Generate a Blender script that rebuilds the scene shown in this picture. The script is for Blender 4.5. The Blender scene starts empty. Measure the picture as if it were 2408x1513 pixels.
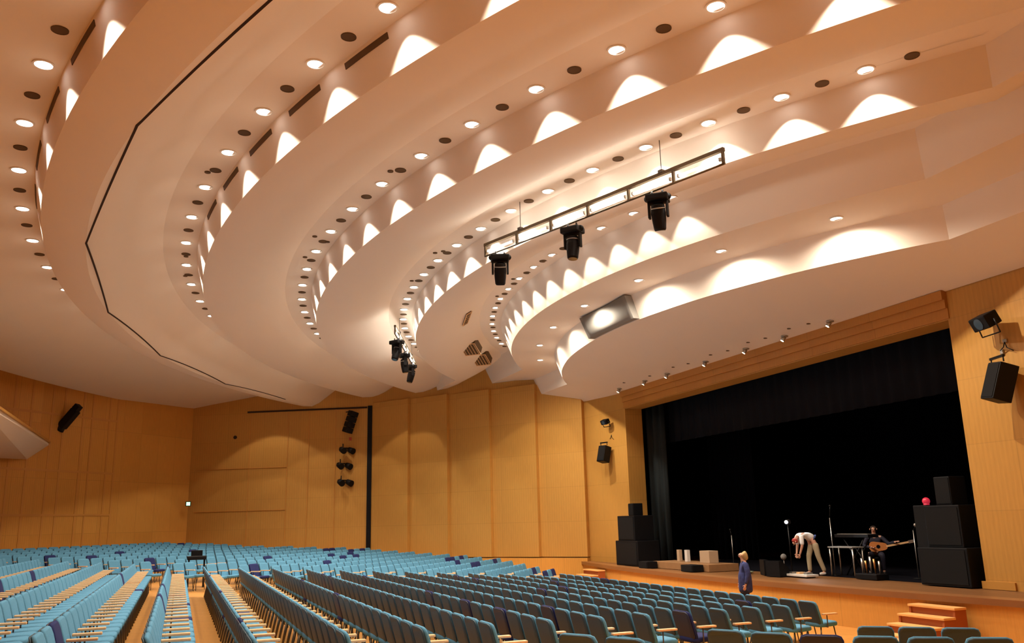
import bpy, bmesh, math, random
from mathutils import Vector, Matrix
S = bpy.context.scene
COL = S.collection
random.seed(7)

# ---------------------------------------------------------------- camera, world, exposure
# world frame: x runs along the seat rows towards the far side of the hall, -y towards the stage, z up; eye of the visitor at the origin
cam_d = bpy.data.cameras.new('camera')
cam = bpy.data.objects.new('camera', cam_d); COL.objects.link(cam)
F_PX = 2021.505
cam_d.sensor_width = 36.0
cam_d.lens = F_PX / 2408.0 * 36.0
cam_d.clip_end = 300
ROT = ((-0.35217734, -0.22196618, -0.90923162), (-0.93561002, 0.05796268, 0.34824448), (-0.02459699, 0.97333003, -0.22808692))
cam.matrix_world = Matrix(ROT).to_4x4()
S.camera = cam
w = bpy.data.worlds.new('world'); S.world = w; w.use_nodes = True
w.node_tree.nodes['Background'].inputs[0].default_value = (1.0, 0.75, 0.5, 1)
w.node_tree.nodes['Background'].inputs[1].default_value = 0.02
S.view_settings.view_transform = 'Standard'; S.view_settings.look = 'None'
S.view_settings.exposure = 0.0; S.view_settings.gamma = 1.0
S.view_settings.use_curve_mapping = False
LAMP_W = 275.0            # one ceiling downlight
LAMP_COL = (1.0, 0.86, 0.68)
S.cycles.max_bounces = 8; S.cycles.diffuse_bounces = 5

def proj(p):
    v = Matrix(ROT).transposed() @ Vector(p)
    if v.z > -0.2: return None
    return (1204 - F_PX*v.x/v.z, 756.5 + F_PX*v.y/v.z)

# ---------------------------------------------------------------- mesh helpers
class MB:
    def __init__(s): s.bm = bmesh.new(); s.uv = s.bm.loops.layers.uv.new('UVMap')
    def verts(s, pts): return [s.bm.verts.new(p) for p in pts]
    def face(s, vs, uvs=None, smooth=False):
        try: f = s.bm.faces.new(vs)
        except ValueError: return
        f.smooth = smooth
        if uvs:
            for l, u in zip(f.loops, uvs): l[s.uv].uv = u
        return f
    def quad(s, a, b, c, d, uvs=None): s.face(s.verts([a, b, c, d]), uvs)
    def box(s, c, d, M=None, bev=0.0):
        x, y, z = d[0]/2, d[1]/2, d[2]/2
        tmp = bmesh.new()
        bmesh.ops.create_cube(tmp, size=1.0)
        for v in tmp.verts: v.co = Vector((v.co.x*d[0], v.co.y*d[1], v.co.z*d[2]))
        if bev: bmesh.ops.bevel(tmp, geom=list(tmp.edges), offset=bev, segments=2, affect='EDGES', profile=0.6)
        s.add(tmp, c, M); return s
    def add(s, tmp, c=(0, 0, 0), M=None, smooth=False):
        m = {}
        for v in tmp.verts:
            p = v.co.copy()
            if M: p = M @ p
            m[v] = s.bm.verts.new(p + Vector(c))
        for f in tmp.faces:
            nf = s.bm.faces.new([m[v] for v in f.verts]); nf.smooth = smooth or f.smooth
        tmp.free()
    def cyl(s, a, b, r, r2=None, n=12, cap=True):
        a, b = Vector(a), Vector(b); r2 = r if r2 is None else r2
        ax = (b-a).normalized(); t = Vector((0, 0, 1)) if abs(ax.z) < .9 else Vector((1, 0, 0))
        u = ax.cross(t).normalized(); v = ax.cross(u)
        A = []; B = []
        for i in range(n):
            q = 2*math.pi*i/n; d = u*math.cos(q)+v*math.sin(q)
            A.append(s.bm.verts.new(a+d*r)); B.append(s.bm.verts.new(b+d*r2))
        for i in range(n):
            j = (i+1) % n; f = s.bm.faces.new([A[i], B[i], B[j], A[j]]); f.smooth = True
        if cap: s.bm.faces.new(A); s.bm.faces.new(B[::-1])
        return s
    def tube(s, pts, r, n=8):
        for a, b in zip(pts, pts[1:]): s.cyl(a, b, r, n=n)
        return s
    def ball(s, c, r, seg=16, sc=(1, 1, 1)):
        t = bmesh.new(); bmesh.ops.create_uvsphere(t, u_segments=seg, v_segments=max(6, seg//2), radius=r)
        for v in t.verts: v.co = Vector((v.co.x*sc[0], v.co.y*sc[1], v.co.z*sc[2]))
        s.add(t, c, None, True); return s
    def ring(s, c, r0, r1, z0, z1, n=24):
        c = Vector(c); L = []
        for i in range(n):
            q = 2*math.pi*i/n; d = Vector((math.cos(q), math.sin(q), 0))
            L.append([s.bm.verts.new(c+d*r+Vector((0, 0, z))) for r, z in ((r0, z1), (r0, z0), (r1, z0), (r1, z1))])
        for i in range(n):
            j = (i+1) % n
            for k in range(4): s.bm.faces.new([L[i][k], L[j][k], L[j][(k+1) % 4], L[i][(k+1) % 4]])
        return s
    def prism(s, poly, h0, h1, axis='z'):
        n = len(poly)
        def P(p, h): return (p[0], p[1], h) if axis == 'z' else ((h, p[0], p[1]) if axis == 'x' else (p[0], h, p[1]))
        A = s.verts([P(p, h0) for p in poly]); B = s.verts([P(p, h1) for p in poly])
        s.bm.faces.new(A[::-1]); s.bm.faces.new(B)
        for i in range(n): s.bm.faces.new([A[i], A[(i+1) % n], B[(i+1) % n], B[i]])
        return s
    def build(s, name, mat, parent=None, loc=None, rz=None, recalc=True):
        if recalc: bmesh.ops.recalc_face_normals(s.bm, faces=s.bm.faces)
        me = bpy.data.meshes.new(name); s.bm.to_mesh(me); s.bm.free()
        for m in (mat if isinstance(mat, (list, tuple)) else [mat]): me.materials.append(m)
        o = bpy.data.objects.new(name, me); COL.objects.link(o)
        if parent: o.parent = parent
        if loc is not None: o.location = loc
        if rz is not None: o.rotation_euler = (0, 0, rz)
        return o

def empty(name, loc=(0, 0, 0), rz=0.0):
    o = bpy.data.objects.new(name, None); COL.objects.link(o); o.empty_display_size = .2
    o.location = loc; o.rotation_euler = (0, 0, rz); return o
def tag(o, label, cat, group=None):
    o['label'] = label; o['category'] = cat
    if group: o['group'] = group
    return o
def struct(o): o['kind'] = 'structure'; return o
def copy_tree(o, parent=None):
    c = o.copy(); COL.objects.link(c)
    if parent: c.parent = parent
    for ch in o.children: copy_tree(ch, c)
    return c
def nth(n): return '%d%s' % (n, 'th' if 10 <= n % 100 <= 20 else {1: 'st', 2: 'nd', 3: 'rd'}.get(n % 10, 'th'))

# ---------------------------------------------------------------- materials
def mat(name, col, rough=.6, metal=0.0, emit=None, es=0.0, noise=0.0, nscale=20, spec=.5, bump=0.0):
    m = bpy.data.materials.new(name); m.use_nodes = True; nt = m.node_tree; b = nt.nodes['Principled BSDF']
    b.inputs['Base Color'].default_value = (*col, 1); b.inputs['Roughness'].default_value = rough
    b.inputs['Metallic'].default_value = metal; b.inputs['Specular IOR Level'].default_value = spec
    if emit: b.inputs['Emission Color'].default_value = (*emit, 1); b.inputs['Emission Strength'].default_value = es
    if noise or bump:
        tc = nt.nodes.new('ShaderNodeTexCoord'); n = nt.nodes.new('ShaderNodeTexNoise'); n.inputs['Scale'].default_value = nscale
        nt.links.new(tc.outputs['Object'], n.inputs['Vector'])
        if noise:
            mx = nt.nodes.new('ShaderNodeMix'); mx.data_type = 'RGBA'
            mx.inputs[6].default_value = (*[c*(1-noise) for c in col], 1); mx.inputs[7].default_value = (*[min(1, c*(1+noise)) for c in col], 1)
            nt.links.new(n.outputs['Fac'], mx.inputs[0]); nt.links.new(mx.outputs[2], b.inputs['Base Color'])
        if bump:
            bp = nt.nodes.new('ShaderNodeBump'); bp.inputs['Strength'].default_value = bump
            nt.links.new(n.outputs['Fac'], bp.inputs['Height']); nt.links.new(bp.outputs['Normal'], b.inputs['Normal'])
    return m
def wood(name, c1, c2, bw, bh, mortar=.012, joint=.55, rough=.45, stripes=0.0, spec=.35, swap=False, msize=None):
    """boards / veneer panels laid out on the UV map (metres)"""
    m = bpy.data.materials.new(name); m.use_nodes = True; nt = m.node_tree; b = nt.nodes['Principled BSDF']
    N = nt.nodes.new; L = nt.links.new
    tc = N('ShaderNodeTexCoord'); mp = N('ShaderNodeMapping')
    if swap: mp.inputs['Rotation'].default_value = (0, 0, math.pi/2)
    L(tc.outputs['UV'], mp.inputs['Vector'])
    br = N('ShaderNodeTexBrick'); br.inputs['Scale'].default_value = 1.0
    br.inputs['Brick Width'].default_value = bw; br.inputs['Row Height'].default_value = bh
    br.inputs['Mortar Size'].default_value = mortar; br.inputs['Mortar Smooth'].default_value = .3
    br.inputs['Color1'].default_value = (*c1, 1); br.inputs['Color2'].default_value = (*c2, 1)
    br.inputs['Mortar'].default_value = (*[c*joint for c in c1], 1); br.offset = .0 if not swap else .5
    L(mp.outputs[0], br.inputs['Vector'])
    mp2 = N('ShaderNodeMapping'); mp2.inputs['Scale'].default_value = (14, 1.2, 1) if not swap else (1.2, 14, 1)
    L(tc.outputs['UV'], mp2.inputs['Vector'])
    ns = N('ShaderNodeTexNoise'); ns.inputs['Scale'].default_value = 2.0; ns.inputs['Detail'].default_value = 5
    L(mp2.outputs[0], ns.inputs['Vector'])
    ra = N('ShaderNodeMapRange'); ra.inputs[3].default_value = .86; ra.inputs[4].default_value = 1.12
    L(ns.outputs['Fac'], ra.inputs[0])
    mx = N('ShaderNodeVectorMath'); mx.operation = 'SCALE'
    L(br.outputs['Color'], mx.inputs[0]); L(ra.outputs[0], mx.inputs['Scale'])
    out = mx.outputs[0]
    if stripes:
        wv = N('ShaderNodeTexWave'); wv.inputs['Scale'].default_value = stripes; wv.bands_direction = 'X'
        L(tc.outputs['UV'], wv.inputs['Vector'])
        r2 = N('ShaderNodeMapRange'); r2.inputs[3].default_value = .95; r2.inputs[4].default_value = 1.02
        L(wv.outputs['Fac'], r2.inputs[0]); m2 = N('ShaderNodeVectorMath'); m2.operation = 'SCALE'
        L(out, m2.inputs[0]); L(r2.outputs[0], m2.inputs['Scale']); out = m2.outputs[0]
    L(out, b.inputs['Base Color']); b.inputs['Roughness'].default_value = rough; b.inputs['Specular IOR Level'].default_value = spec
    return m

M_ceil = mat('ceiling_paint', (.82, .74, .66), .75, noise=.015, nscale=.6, spec=.25)
M_wall = wood('maple_veneer', (.55, .29, .068), (.52, .27, .06), 1.9, 1.45, joint=.85, stripes=2.6)
M_wall2 = wood('maple_veneer_dark', (.66, .33, .07), (.60, .285, .055), 1.1, 2.3, joint=.8, stripes=3.2)
M_fascia = wood('maple_fascia', (.50, .225, .045), (.46, .20, .04), 2.4, 3.0, mortar=.01, joint=.7)
M_front = wood('stage_front_veneer', (.70, .36, .085), (.66, .33, .075), 2.4, 3.0, mortar=.01, joint=.75)
M_floor = wood('parquet_floor', (.62, .29, .07), (.55, .245, .055), .9, .12, mortar=.004, joint=.6, rough=.35, swap=True)
M_stage = wood('stage_boards', (.22, .10, .035), (.18, .08, .028), 2.5, .2, mortar=.006, joint=.5, rough=.45)
M_black = mat('black_drape', (.004, .004, .007), .95, spec=.05)
M_blackpaint = mat('black_paint', (.0045, .0045, .006), .55, spec=.2)
M_blackmetal = mat('black_metal', (.015, .015, .017), .35, .6)
M_grille = mat('speaker_grille', (.006, .006, .007), .8, noise=.5, nscale=120, spec=.2)
M_trussm = mat('truss_metal', (.13, .10, .065), .45, .7)
M_trim = mat('lamp_trim', (.8, .76, .7), .4)
M_glow = mat('lamp_glow', (1, 1, 1), .5, emit=(1, .93, .86), es=9.0)
M_hole = mat('air_outlet_brown', (.10, .055, .018), .8)
M_line = mat('shadow_gap_dark', (.03, .012, .005), .9)
M_fabric = mat('light_blue_fabric', (.085, .25, .40), .85, noise=.25, nscale=60, spec=.2)
M_navy = mat('navy_fabric', (.015, .022, .10), .85, noise=.2, nscale=60, spec=.2)
M_shell = mat('teal_back_shell', (.020, .048, .068), .5, noise=.15, nscale=30)
M_shelln = mat('dark_back_shell', (.012, .012, .035), .5)
M_arm = mat('beech_armrest', (.74, .47, .24), .4, noise=.12, nscale=30)
M_leg = mat('chair_leg_steel', (.10, .085, .07), .4, .7)
M_tread = mat('light_step_board', (.80, .45, .16), .45, noise=.08, nscale=8)
M_riser = mat('red_brown_step_side', (.36, .09, .02), .5)
M_lip = mat('brown_stage_nosing', (.26, .11, .035), .4)

# ---------------------------------------------------------------- plan of the hall (symmetric about x = CX)
CX, CY = 22.7, -30.0
FAR = [(30.6, -16.4), (33.8, -16.2), (42.9, -8.8), (47.35, -.35)]
REAR = [(46.9, .15), (38.0, 8.5)]
ZTOP = 8.6
def mir(p): return (2*CX-p[0], p[1])
ST_Y = -16.4; OPX0, OPX1 = 14.55, 30.45; OPZ = 4.33; STZ = -1.65; FLZ = -2.5

def xnear(Y): return 14.0 - .46*(Y+11.5)
def xfar(Y): return 28.6 + (.15*Y if Y < 0 else min(.9*Y, 4))
WD = (.81, -.59)
def row_y(X, Y):
    """the row line (its y in the centre block) a floor point belongs to"""
    s = (X - (xfar(Y)+.6))/(.81+.15*-.59)
    if s > 0: return Y + .59*s
    s = ((xnear(Y)-.6) - X)/(.81+.46*.59*-1)
    if s > 0: return Y + .59*s
    return Y
def zrow(y):
    if y < -11: return FLZ
    if y < 0: return FLZ + (y+11)*.059
    return FLZ + 11*.059 + min(y, 13)*.055
def zfl(X, Y): return zrow(row_y(X, Y))

# floor
g = MB(); nx, ny = 104, 60; V = []
for j in range(ny+1):
    Y = -15.2 + j*(27.7/ny); V.append([g.bm.verts.new((-4+i*(54/nx), Y, zfl(-4+i*(54/nx), Y))) for i in range(nx+1)])
for j in range(ny):
    for i in range(nx):
        q = [V[j][i], V[j][i+1], V[j+1][i+1], V[j+1][i]]
        g.face(q, [(v.co.x, v.co.y) for v in q], True)
struct(g.build('floor', M_floor))

# walls: strips with UVs in metres
def wall_strip(pts, z0, z1, name, m, thick=.25, outward=1):
    b = MB(); u = 0
    for (a, c) in zip(pts, pts[1:]):
        a = Vector((a[0], a[1], 0)); c = Vector((c[0], c[1], 0)); L = (c-a).length; d = (c-a).normalized(); n = Vector((d.y, -d.x, 0))*outward*thick
        z = Vector((0, 0, 1))
        b.quad(a+z*z0, c+z*z0, c+z*z1, a+z*z1, [(u, z0), (u+L, z0), (u+L, z1), (u, z1)])
        b.quad(a+n+z*z0, a+n+z*z1, c+n+z*z1, c+n+z*z0)
        b.quad(a+z*z1, c+z*z1, c+n+z*z1, a+n+z*z1); b.quad(a+z*z0, a+n+z*z0, c+n+z*z0, c+z*z0)
        b.quad(a+z*z0, a+z*z1, a+n+z*z1, a+n+z*z0); b.quad(c+z*z0, c+n+z*z0, c+n+z*z1, c+z*z1)
        u += L
    return struct(b.build(name, m, recalc=False))
# far fan wall: saw-tooth veneer panels over a plain plinth
wall_strip([FAR[0], FAR[1], FAR[2]], -2.6, ZTOP, 'wall_far_side', M_wall, outward=1)
A = Vector((FAR[1][0], FAR[1][1], 0)); B = Vector((FAR[2][0], FAR[2][1], 0)); U = (B-A).normalized(); Nn = Vector((-U.y, U.x, 0))
if Nn.x > 0: Nn = -Nn
cuts = [0, 2.3, 4.7, 7.05, 9.35, 11.73]
def saw(i, sign=1):
    a = A+U*cuts[i]; c = A+U*cuts[i+1]
    b = MB(); z0, z1 = -1.46, 6.05
    P = [a+Nn*.26, c+Nn*.05, c, a]
    if sign < 0: P = [Vector((2*CX-p.x, p.y, 0)) for p in P]
    L = (P[1]-P[0]).length; z = Vector((0, 0, 1))
    b.quad(P[0]+z*z0, P[1]+z*z0, P[1]+z*z1, P[0]+z*z1, [(0, z0), (L, z0), (L, z1), (0, z1)])
    for k in ((1, 2), (2, 3), (3, 0)):
        b.quad(P[k[0]]+z*z0, P[k[1]]+z*z0, P[k[1]]+z*z1, P[k[0]]+z*z1, [(.1, z0), (.2, z0), (.2, z1), (.1, z1)])
    b.quad(*[p+z*z1 for p in P]); b.quad(*[p+z*z0 for p in P])
    return b.build('wall_panel', M_wall)
names = ['next to the stage', 'second from the stage', 'in the middle of the five', 'second from the black door frame', 'next to the black door frame']
for i in range(5):
    o = saw(i); tag(o, 'tall light wood panel on the far fan wall, ' + names[i], 'wall panel', 'tall wood panels of the far wall')
# plinth under the panels
b = MB(); z = Vector((0, 0, 1))
P = [A+Nn*.30, B+Nn*.30]
b.quad(P[0]+z*-2.6, P[1]+z*-2.6, P[1]+z*-1.5, P[0]+z*-1.5, [(0, 0), (11.7, 0), (11.7, 1.1), (0, 1.1)])
b.quad(P[0]+z*-1.5, P[1]+z*-1.5, B+z*-1.5, A+z*-1.5)
b.quad(P[0]+z*-2.6, P[0]+z*-1.5, A+z*-1.5, A+z*-2.6)
struct(b.build('trim_2', M_wall2, recalc=False))
wall_strip([FAR[2], FAR[3]], -2.6, ZTOP, 'wall_door_side', M_wall)
wall_strip([FAR[3], REAR[0]][:] + [REAR[1], (33.5, 12.0), (11.9, 12.0), mir(REAR[1]), mir(REAR[0])], -2.6, ZTOP, 'wall_rear', M_wall2)
wall_strip([mir(REAR[0]), mir(FAR[3]), mir(FAR[2]), mir(FAR[1])], -2.6, ZTOP, 'wall_near_side', M_wall)
# batten grid on the rear wall seen beyond the balcony tip
RU = (Vector((REAR[1][0], REAR[1][1], 0))-Vector((REAR[0][0], REAR[0][1], 0))).normalized(); RN = Vector((-RU.y, RU.x, 0))
if RN.x > 0: RN = -RN
R0 = Vector((REAR[0][0], REAR[0][1], 0))
def slab_on(base, U_, N_, u0, u1, z0, z1, t0, t1, mb):
    z = Vector((0, 0, 1))
    P = [base+U_*u0+N_*t0, base+U_*u1+N_*t0, base+U_*u1+N_*t1, base+U_*u0+N_*t1]
    A_ = mb.verts([p+z*z0 for p in P]); B_ = mb.verts([p+z*z1 for p in P])
    mb.bm.faces.new(A_); mb.bm.faces.new(B_[::-1])
    for i in range(4): mb.bm.faces.new([A_[i], A_[(i+1) % 4], B_[(i+1) % 4], B_[i]])
M_batten = mat('maple_batten', (.58, .27, .055), .5)
b = MB()
for u in [4.1, 4.55, 5.5, 6.0, 7.0, 7.6, 8.6, 9.4]: slab_on(R0, RU, RN, u, u+.09, -2.2, 7.2, .0, .016, b)
for zz in (.75, 2.6, 5.0): slab_on(R0, RU, RN, 4.1, 12, zz, zz+.09, .0, .02, b)
struct(b.build('trim_3', M_batten))

# proscenium wall (plane y = ST_Y) with the opening
b = MB()
def front(x0, x1, z0, z1): b.quad((x0, ST_Y, z0), (x1, ST_Y, z0), (x1, ST_Y, z1), (x0, ST_Y, z1), [(x0, z0), (x1, z0), (x1, z1), (x0, z1)])
front(11.6, OPX0, -2.6, ZTOP); front(OPX1, FAR[0][0]+.05, -2.6, ZTOP); front(OPX0, OPX1, OPZ, ZTOP)
T = .75
for X in (OPX0, OPX1): b.quad((X, ST_Y, -2.6), (X, ST_Y-T, -2.6), (X, ST_Y-T, OPZ), (X, ST_Y, OPZ), [(0, 0), (T, 0), (T, 6), (0, 6)])
b.quad((OPX0, ST_Y, OPZ), (OPX1, ST_Y, OPZ), (OPX1, ST_Y-T, OPZ), (OPX0, ST_Y-T, OPZ), [(0, 0), (15, 0), (15, T), (0, T)])
struct(b.build('wall_stage', M_wall))
# stepped wooden lintel over the opening
b = MB()
for y0, z0, z1 in ((.03, OPZ+.03, 4.60), (.09, 4.60, 4.80), (.16, 4.80, 5.02)):
    x0, x1 = OPX0-.05, OPX1+.05; y = ST_Y + y0
    b.quad((x0, y, z0), (x1, y, z0), (x1, y, z1), (x0, y, z1), [(x0, z0), (x1, z0), (x1, z1), (x0, z1)])
    b.quad((x0, y, z0), (x1, y, z0), (x1, ST_Y, z0), (x0, ST_Y, z0), [(x0, 0), (x1, 0), (x1, .2), (x0, .2)])
    for x in (x0, x1): b.quad((x, y, z0), (x, ST_Y, z0), (x, ST_Y, z1), (x, y, z1))
struct(b.build('trim_4', M_fascia))
# stage house
b = MB(); SY = -29.0; x0, x1 = 9.5, 35.5
b.quad((x0, SY, STZ-.1), (x1, SY, STZ-.1), (x1, SY, 10), (x0, SY, 10))
b.quad((x0, SY, STZ-.1), (x0, ST_Y-T, STZ-.1), (x0, ST_Y-T, 10), (x0, SY, 10)); b.quad((x1, SY, STZ-.1), (x1, ST_Y-T, STZ-.1), (x1, ST_Y-T, 10), (x1, SY, 10))
b.quad((x0, SY, 10), (x1, SY, 10), (x1, ST_Y-T, 10), (x0, ST_Y-T, 10))
b.quad((x0, ST_Y-T-.01, -2), (OPX0, ST_Y-T-.01, -2), (OPX0, ST_Y-T-.01, 10), (x0, ST_Y-T-.01, 10)); b.quad((x1, ST_Y-T-.01, -2), (OPX1, ST_Y-T-.01, -2), (OPX1, ST_Y-T-.01, 10), (x1, ST_Y-T-.01, 10))
b.quad((OPX0, ST_Y-T-.01, OPZ), (OPX1, ST_Y-T-.01, OPZ), (OPX1, ST_Y-T-.01, 10), (OPX0, ST_Y-T-.01, 10))
struct(b.build('wall_stage_back', M_black, recalc=False))
def drape(x0, y0, x1, y1, z0, z1, name, m, label, folds=.35, amp=.07):
    b = MB(); L = math.hypot(x1-x0, y1-y0); n = max(8, int(L/folds*6)); px, py = (y1-y0)/L, -(x1-x0)/L; Aa = []; Bb = []
    for i in range(n+1):
        t = i/n; o = amp*math.sin(2*math.pi*t*L/folds)
        p = (x0+(x1-x0)*t+px*o, y0+(y1-y0)*t+py*o)
        Aa.append(b.bm.verts.new((*p, z0))); Bb.append(b.bm.verts.new((*p, z1)))
    for i in range(n): b.face([Aa[i], Aa[i+1], Bb[i+1], Bb[i]], None, True)
    o = b.build(name, m, recalc=False)
    sm = o.modifiers.new('t', 'SOLIDIFY'); sm.thickness = .01
    return tag(o, label, 'curtain')
M_pelmet = mat('black_pelmet_cloth', (.010, .012, .018), .9, spec=.1)
M_leg_d = mat('grey_side_curtain', (.035, .045, .05), .9, spec=.1)
drape(OPX0-.5, -18.4, OPX1+.5, -18.4, 3.0, 5.4, 'pelmet', M_pelmet, 'black pelmet curtain hanging across the top of the stage opening', .5, .04)
drape(10.5, -26.5, 34.5, -26.5, STZ, 9.5, 'backdrop', M_black, 'tall black backdrop curtain at the rear of the stage', .5, .08)
drape(OPX1+.35, -17.5, OPX1-.35, -17.95, STZ, 5, 'side_curtain', M_leg_d, 'dark grey side curtain just inside the far edge of the stage opening', .3, .05)
drape(OPX1+.6, -20.5, OPX1-1.9, -20.9, STZ, 6, 'side_curtain', M_black, 'black wing curtain deeper on the far side of the stage', .3, .06)
drape(OPX0-.6, -20.5, OPX0+1.2, -20.9, STZ, 6, 'side_curtain', M_black, 'black wing curtain deeper on the near side of the stage', .3, .06)

# stage platform
def lip_y(x): return -14.25 - .0075*(x-19.5)**2
xs = [5.5+i*(34.5-5.5)/48 for i in range(49)]
b = MB()
for a, c in zip(xs, xs[1:]):
    q = [(a, lip_y(a), STZ), (c, lip_y(c), STZ), (c, -28.9, STZ), (a, -28.9, STZ)]
    b.quad(*q, [(p[0], p[1]) for p in q])
floor_stage = struct(b.build('floor_stage', M_stage, recalc=False))
b = MB()
for a, c in zip(xs, xs[1:]):
    q = [(a, lip_y(a)-.06, -2.6), (c, lip_y(c)-.06, -2.6), (c, lip_y(c)-.06, STZ-.02), (a, lip_y(a)-.06, STZ-.02)]
    b.quad(*q, [(p[0], p[2]) for p in q])
struct(b.build('wall_stage_front', M_front, recalc=False))
b = MB()
for a, c in zip(xs, xs[1:]):
    for (y0, y1, z0, z1) in ((0, .0, STZ-.11, STZ+.012), (0, -.45, STZ+.012, STZ+.012), (0, -.06, STZ-.11, STZ-.11)):
        b.quad((a, lip_y(a)+y0, z0), (c, lip_y(c)+y0, z0), (c, lip_y(c)+y1, z1), (a, lip_y(a)+y1, z1))
struct(b.build('trim_5', M_lip, recalc=False))

# ---------------------------------------------------------------- the stepped ring ceiling
# profile rings: (radius, height); lamps sit in the flat strips
STRIP = {1: (33.65, 6.80), 2: (30.25, 7.05), 3: (27.10, 7.0), 4: (23.84, 7.02), 5: (20.62, 7.35)}
TOP = {1: (33.38, 6.80), 2: (29.98, 7.03), 3: (26.83, 6.98), 4: (23.55, 7.0), 5: (20.32, 7.30), 6: (18.3, 6.30)}
LOW = {1: (33.22, 6.20), 2: (29.80, 6.38), 3: (26.66, 6.33), 4: (23.42, 6.33), 5: (19.95, 6.35), 6: (18.05, 5.60)}
PROF = [(47.0, 7.9), (44.0, 7.5), (41.6, 7.0), (39.35, 6.12), (39.2, 6.08), (37.5, 6.35), (35.6, 6.62), (34.35, 6.80), (34.2, 6.80)]
hard = set()
for k in (1, 2, 3, 4, 5):
    PROF += [(STRIP[k][0]+.0, STRIP[k][1]), TOP[k]]; hard.add(len(PROF)-1)
    PROF.append(LOW[k]); hard.add(len(PROF)-1)
    if k < 5:
        r1, z1_ = STRIP[k+1][0]+.5, STRIP[k+1][1]; r0, z0_ = LOW[k]
        if k == 1: PROF += [(32.8, 6.05), (32.37, 6.03), (32.0, 6.20), (31.6, 6.50), (31.2, 6.80), (30.8, 7.05)]; continue
        for t in (.2, .4, .6, .8, 1.0): PROF.append((r0+(r1-r0)*t, z0_+(z1_-z0_)*t**1.45-.10*math.sin(math.pi*t)))
    else:
        PROF += [(19.0, 6.36), TOP[6]]; hard.add(len(PROF)-1); PROF.append(LOW[6]); hard.add(len(PROF)-1)
def ceil_z(r):
    for (r0, z0), (r1, z1) in zip(PROF, PROF[1:]):
        if r1 <= r <= r0 and r0 > r1: return z0+(z1-z0)*(r0-r)/(r0-r1)
    return PROF[-1][1]
PHF = {True: 33.3}
def ring_pts(r, fold):
    """arc about the stage centre; the three rings nearest the stage straighten out towards the side walls"""
    pm = 52.0 if not fold else (33.0 if r < 21 else 37.0)
    n = 96; pts = []
    if fold:
        a = math.radians(pm); xe = CX+r*math.sin(a); ye = CY+r*math.cos(a)
        ext = 8.5
        for i in range(8): pts.append((2*CX-xe-ext+ext*i/8, ye))
    else:
        for i in range(8): a = math.radians(-pm*(1+.3*(8-i)/8)); pts.append((CX+r*math.sin(a), CY+r*math.cos(a)))
    for i in range(n+1):
        a = math.radians(-pm+2*pm*i/n); pts.append((CX+r*math.sin(a), CY+r*math.cos(a)))
    m = len(pts)
    for i in range(7, -1, -1): p = pts[i]; pts.append((2*CX-p[0], p[1]))
    return pts
b = MB(); lines = []
for idx, (r, zz) in enumerate(PROF):
    fold = r < 23.9
    P = ring_pts(r, fold)
    lines.append([b.bm.verts.new((p[0], p[1], zz)) for p in P])
for idx, (L0, L1) in enumerate(zip(lines, lines[1:])):
    for i in range(len(L0)-1):
        b.face([L0[i], L0[i+1], L1[i+1], L1[i]], None, True)
# last panel down to the lintel
last = lines[-1]; rows_ = [last]
for t in (.35, .7, 1.0):
    row = []
    for v in last:
        y1 = ST_Y+.02; row.append(b.bm.verts.new((v.co.x, v.co.y+(y1-v.co.y)*t, v.co.z+(5.0-v.co.z)*t)))
    rows_.append(row)
for L0, L1 in zip(rows_, rows_[1:]):
    for i in range(len(L0)-1): b.face([L0[i], L0[i+1], L1[i+1], L1[i]], None, True)
ceil = b.build('ceiling', M_ceil, recalc=False)
for e in ceil.data.edges: pass
def shade(o, ang=25):
    me = o.data
    me.polygons.foreach_set('use_smooth', [True]*len(me.polygons))
    try: me.set_sharp_from_angle(angle=math.radians(ang))
    except Exception: pass
shade(ceil, 20); struct(ceil)
# roof slab over the gaps near the walls
b = MB(); b.box((CX, -2.5, 8.75), (56, 30, .2)); struct(b.build('ceiling_slab', M_black))

# dark polygonal joint in the second ceiling band
pts = []
Pv = [math.radians(-39.6+11.3*i) for i in range(8)]
for a0, a1 in zip(Pv, Pv[1:]):
    for t in [i/6 for i in range(6)]:
        x = CX+32.37*(math.sin(a0)*(1-t)+math.sin(a1)*t); y = CY+32.37*(math.cos(a0)*(1-t)+math.cos(a1)*t)
        pts.append((x, y, ceil_z(math.hypot(x-CX, y-CY))))
b = MB(); V0 = []
for i, p in enumerate(pts):
    d = Vector((p[0]-CX, p[1]-CY, 0)).normalized()
    V0.append([b.bm.verts.new(Vector(p)+d*o+Vector((0, 0, h))) for o, h in ((-.02, .05), (-.02, -.012), (.02, -.012), (.02, .05))])
for i in range(len(V0)-1):
    for k in range(4): b.bm.faces.new([V0[i][k], V0[i][(k+1) % 4], V0[i+1][(k+1) % 4], V0[i+1][k]])
struct(b.build('trim_6', M_line))
# thin outer edge moulding of the lamp strips
def arc_rail(r, zz, w, h, a0, a1, name, m):
    b = MB(); V0 = []; n = int((a1-a0)*1.5)
    for i in range(n+1):
        a = math.radians(a0+(a1-a0)*i/n); d = Vector((math.sin(a), math.cos(a), 0)); c = Vector((CX, CY, zz))+d*r
        V0.append([b.bm.verts.new(c+d*o+Vector((0, 0, hh))) for o, hh in ((-w/2, h), (-w/2, -h), (w/2, -h), (w/2, h))])
    for i in range(n):
        for k in range(4): b.bm.faces.new([V0[i][k], V0[i][(k+1) % 4], V0[i+1][(k+1) % 4], V0[i+1][k]])
    return struct(b.build(name, m))

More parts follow.
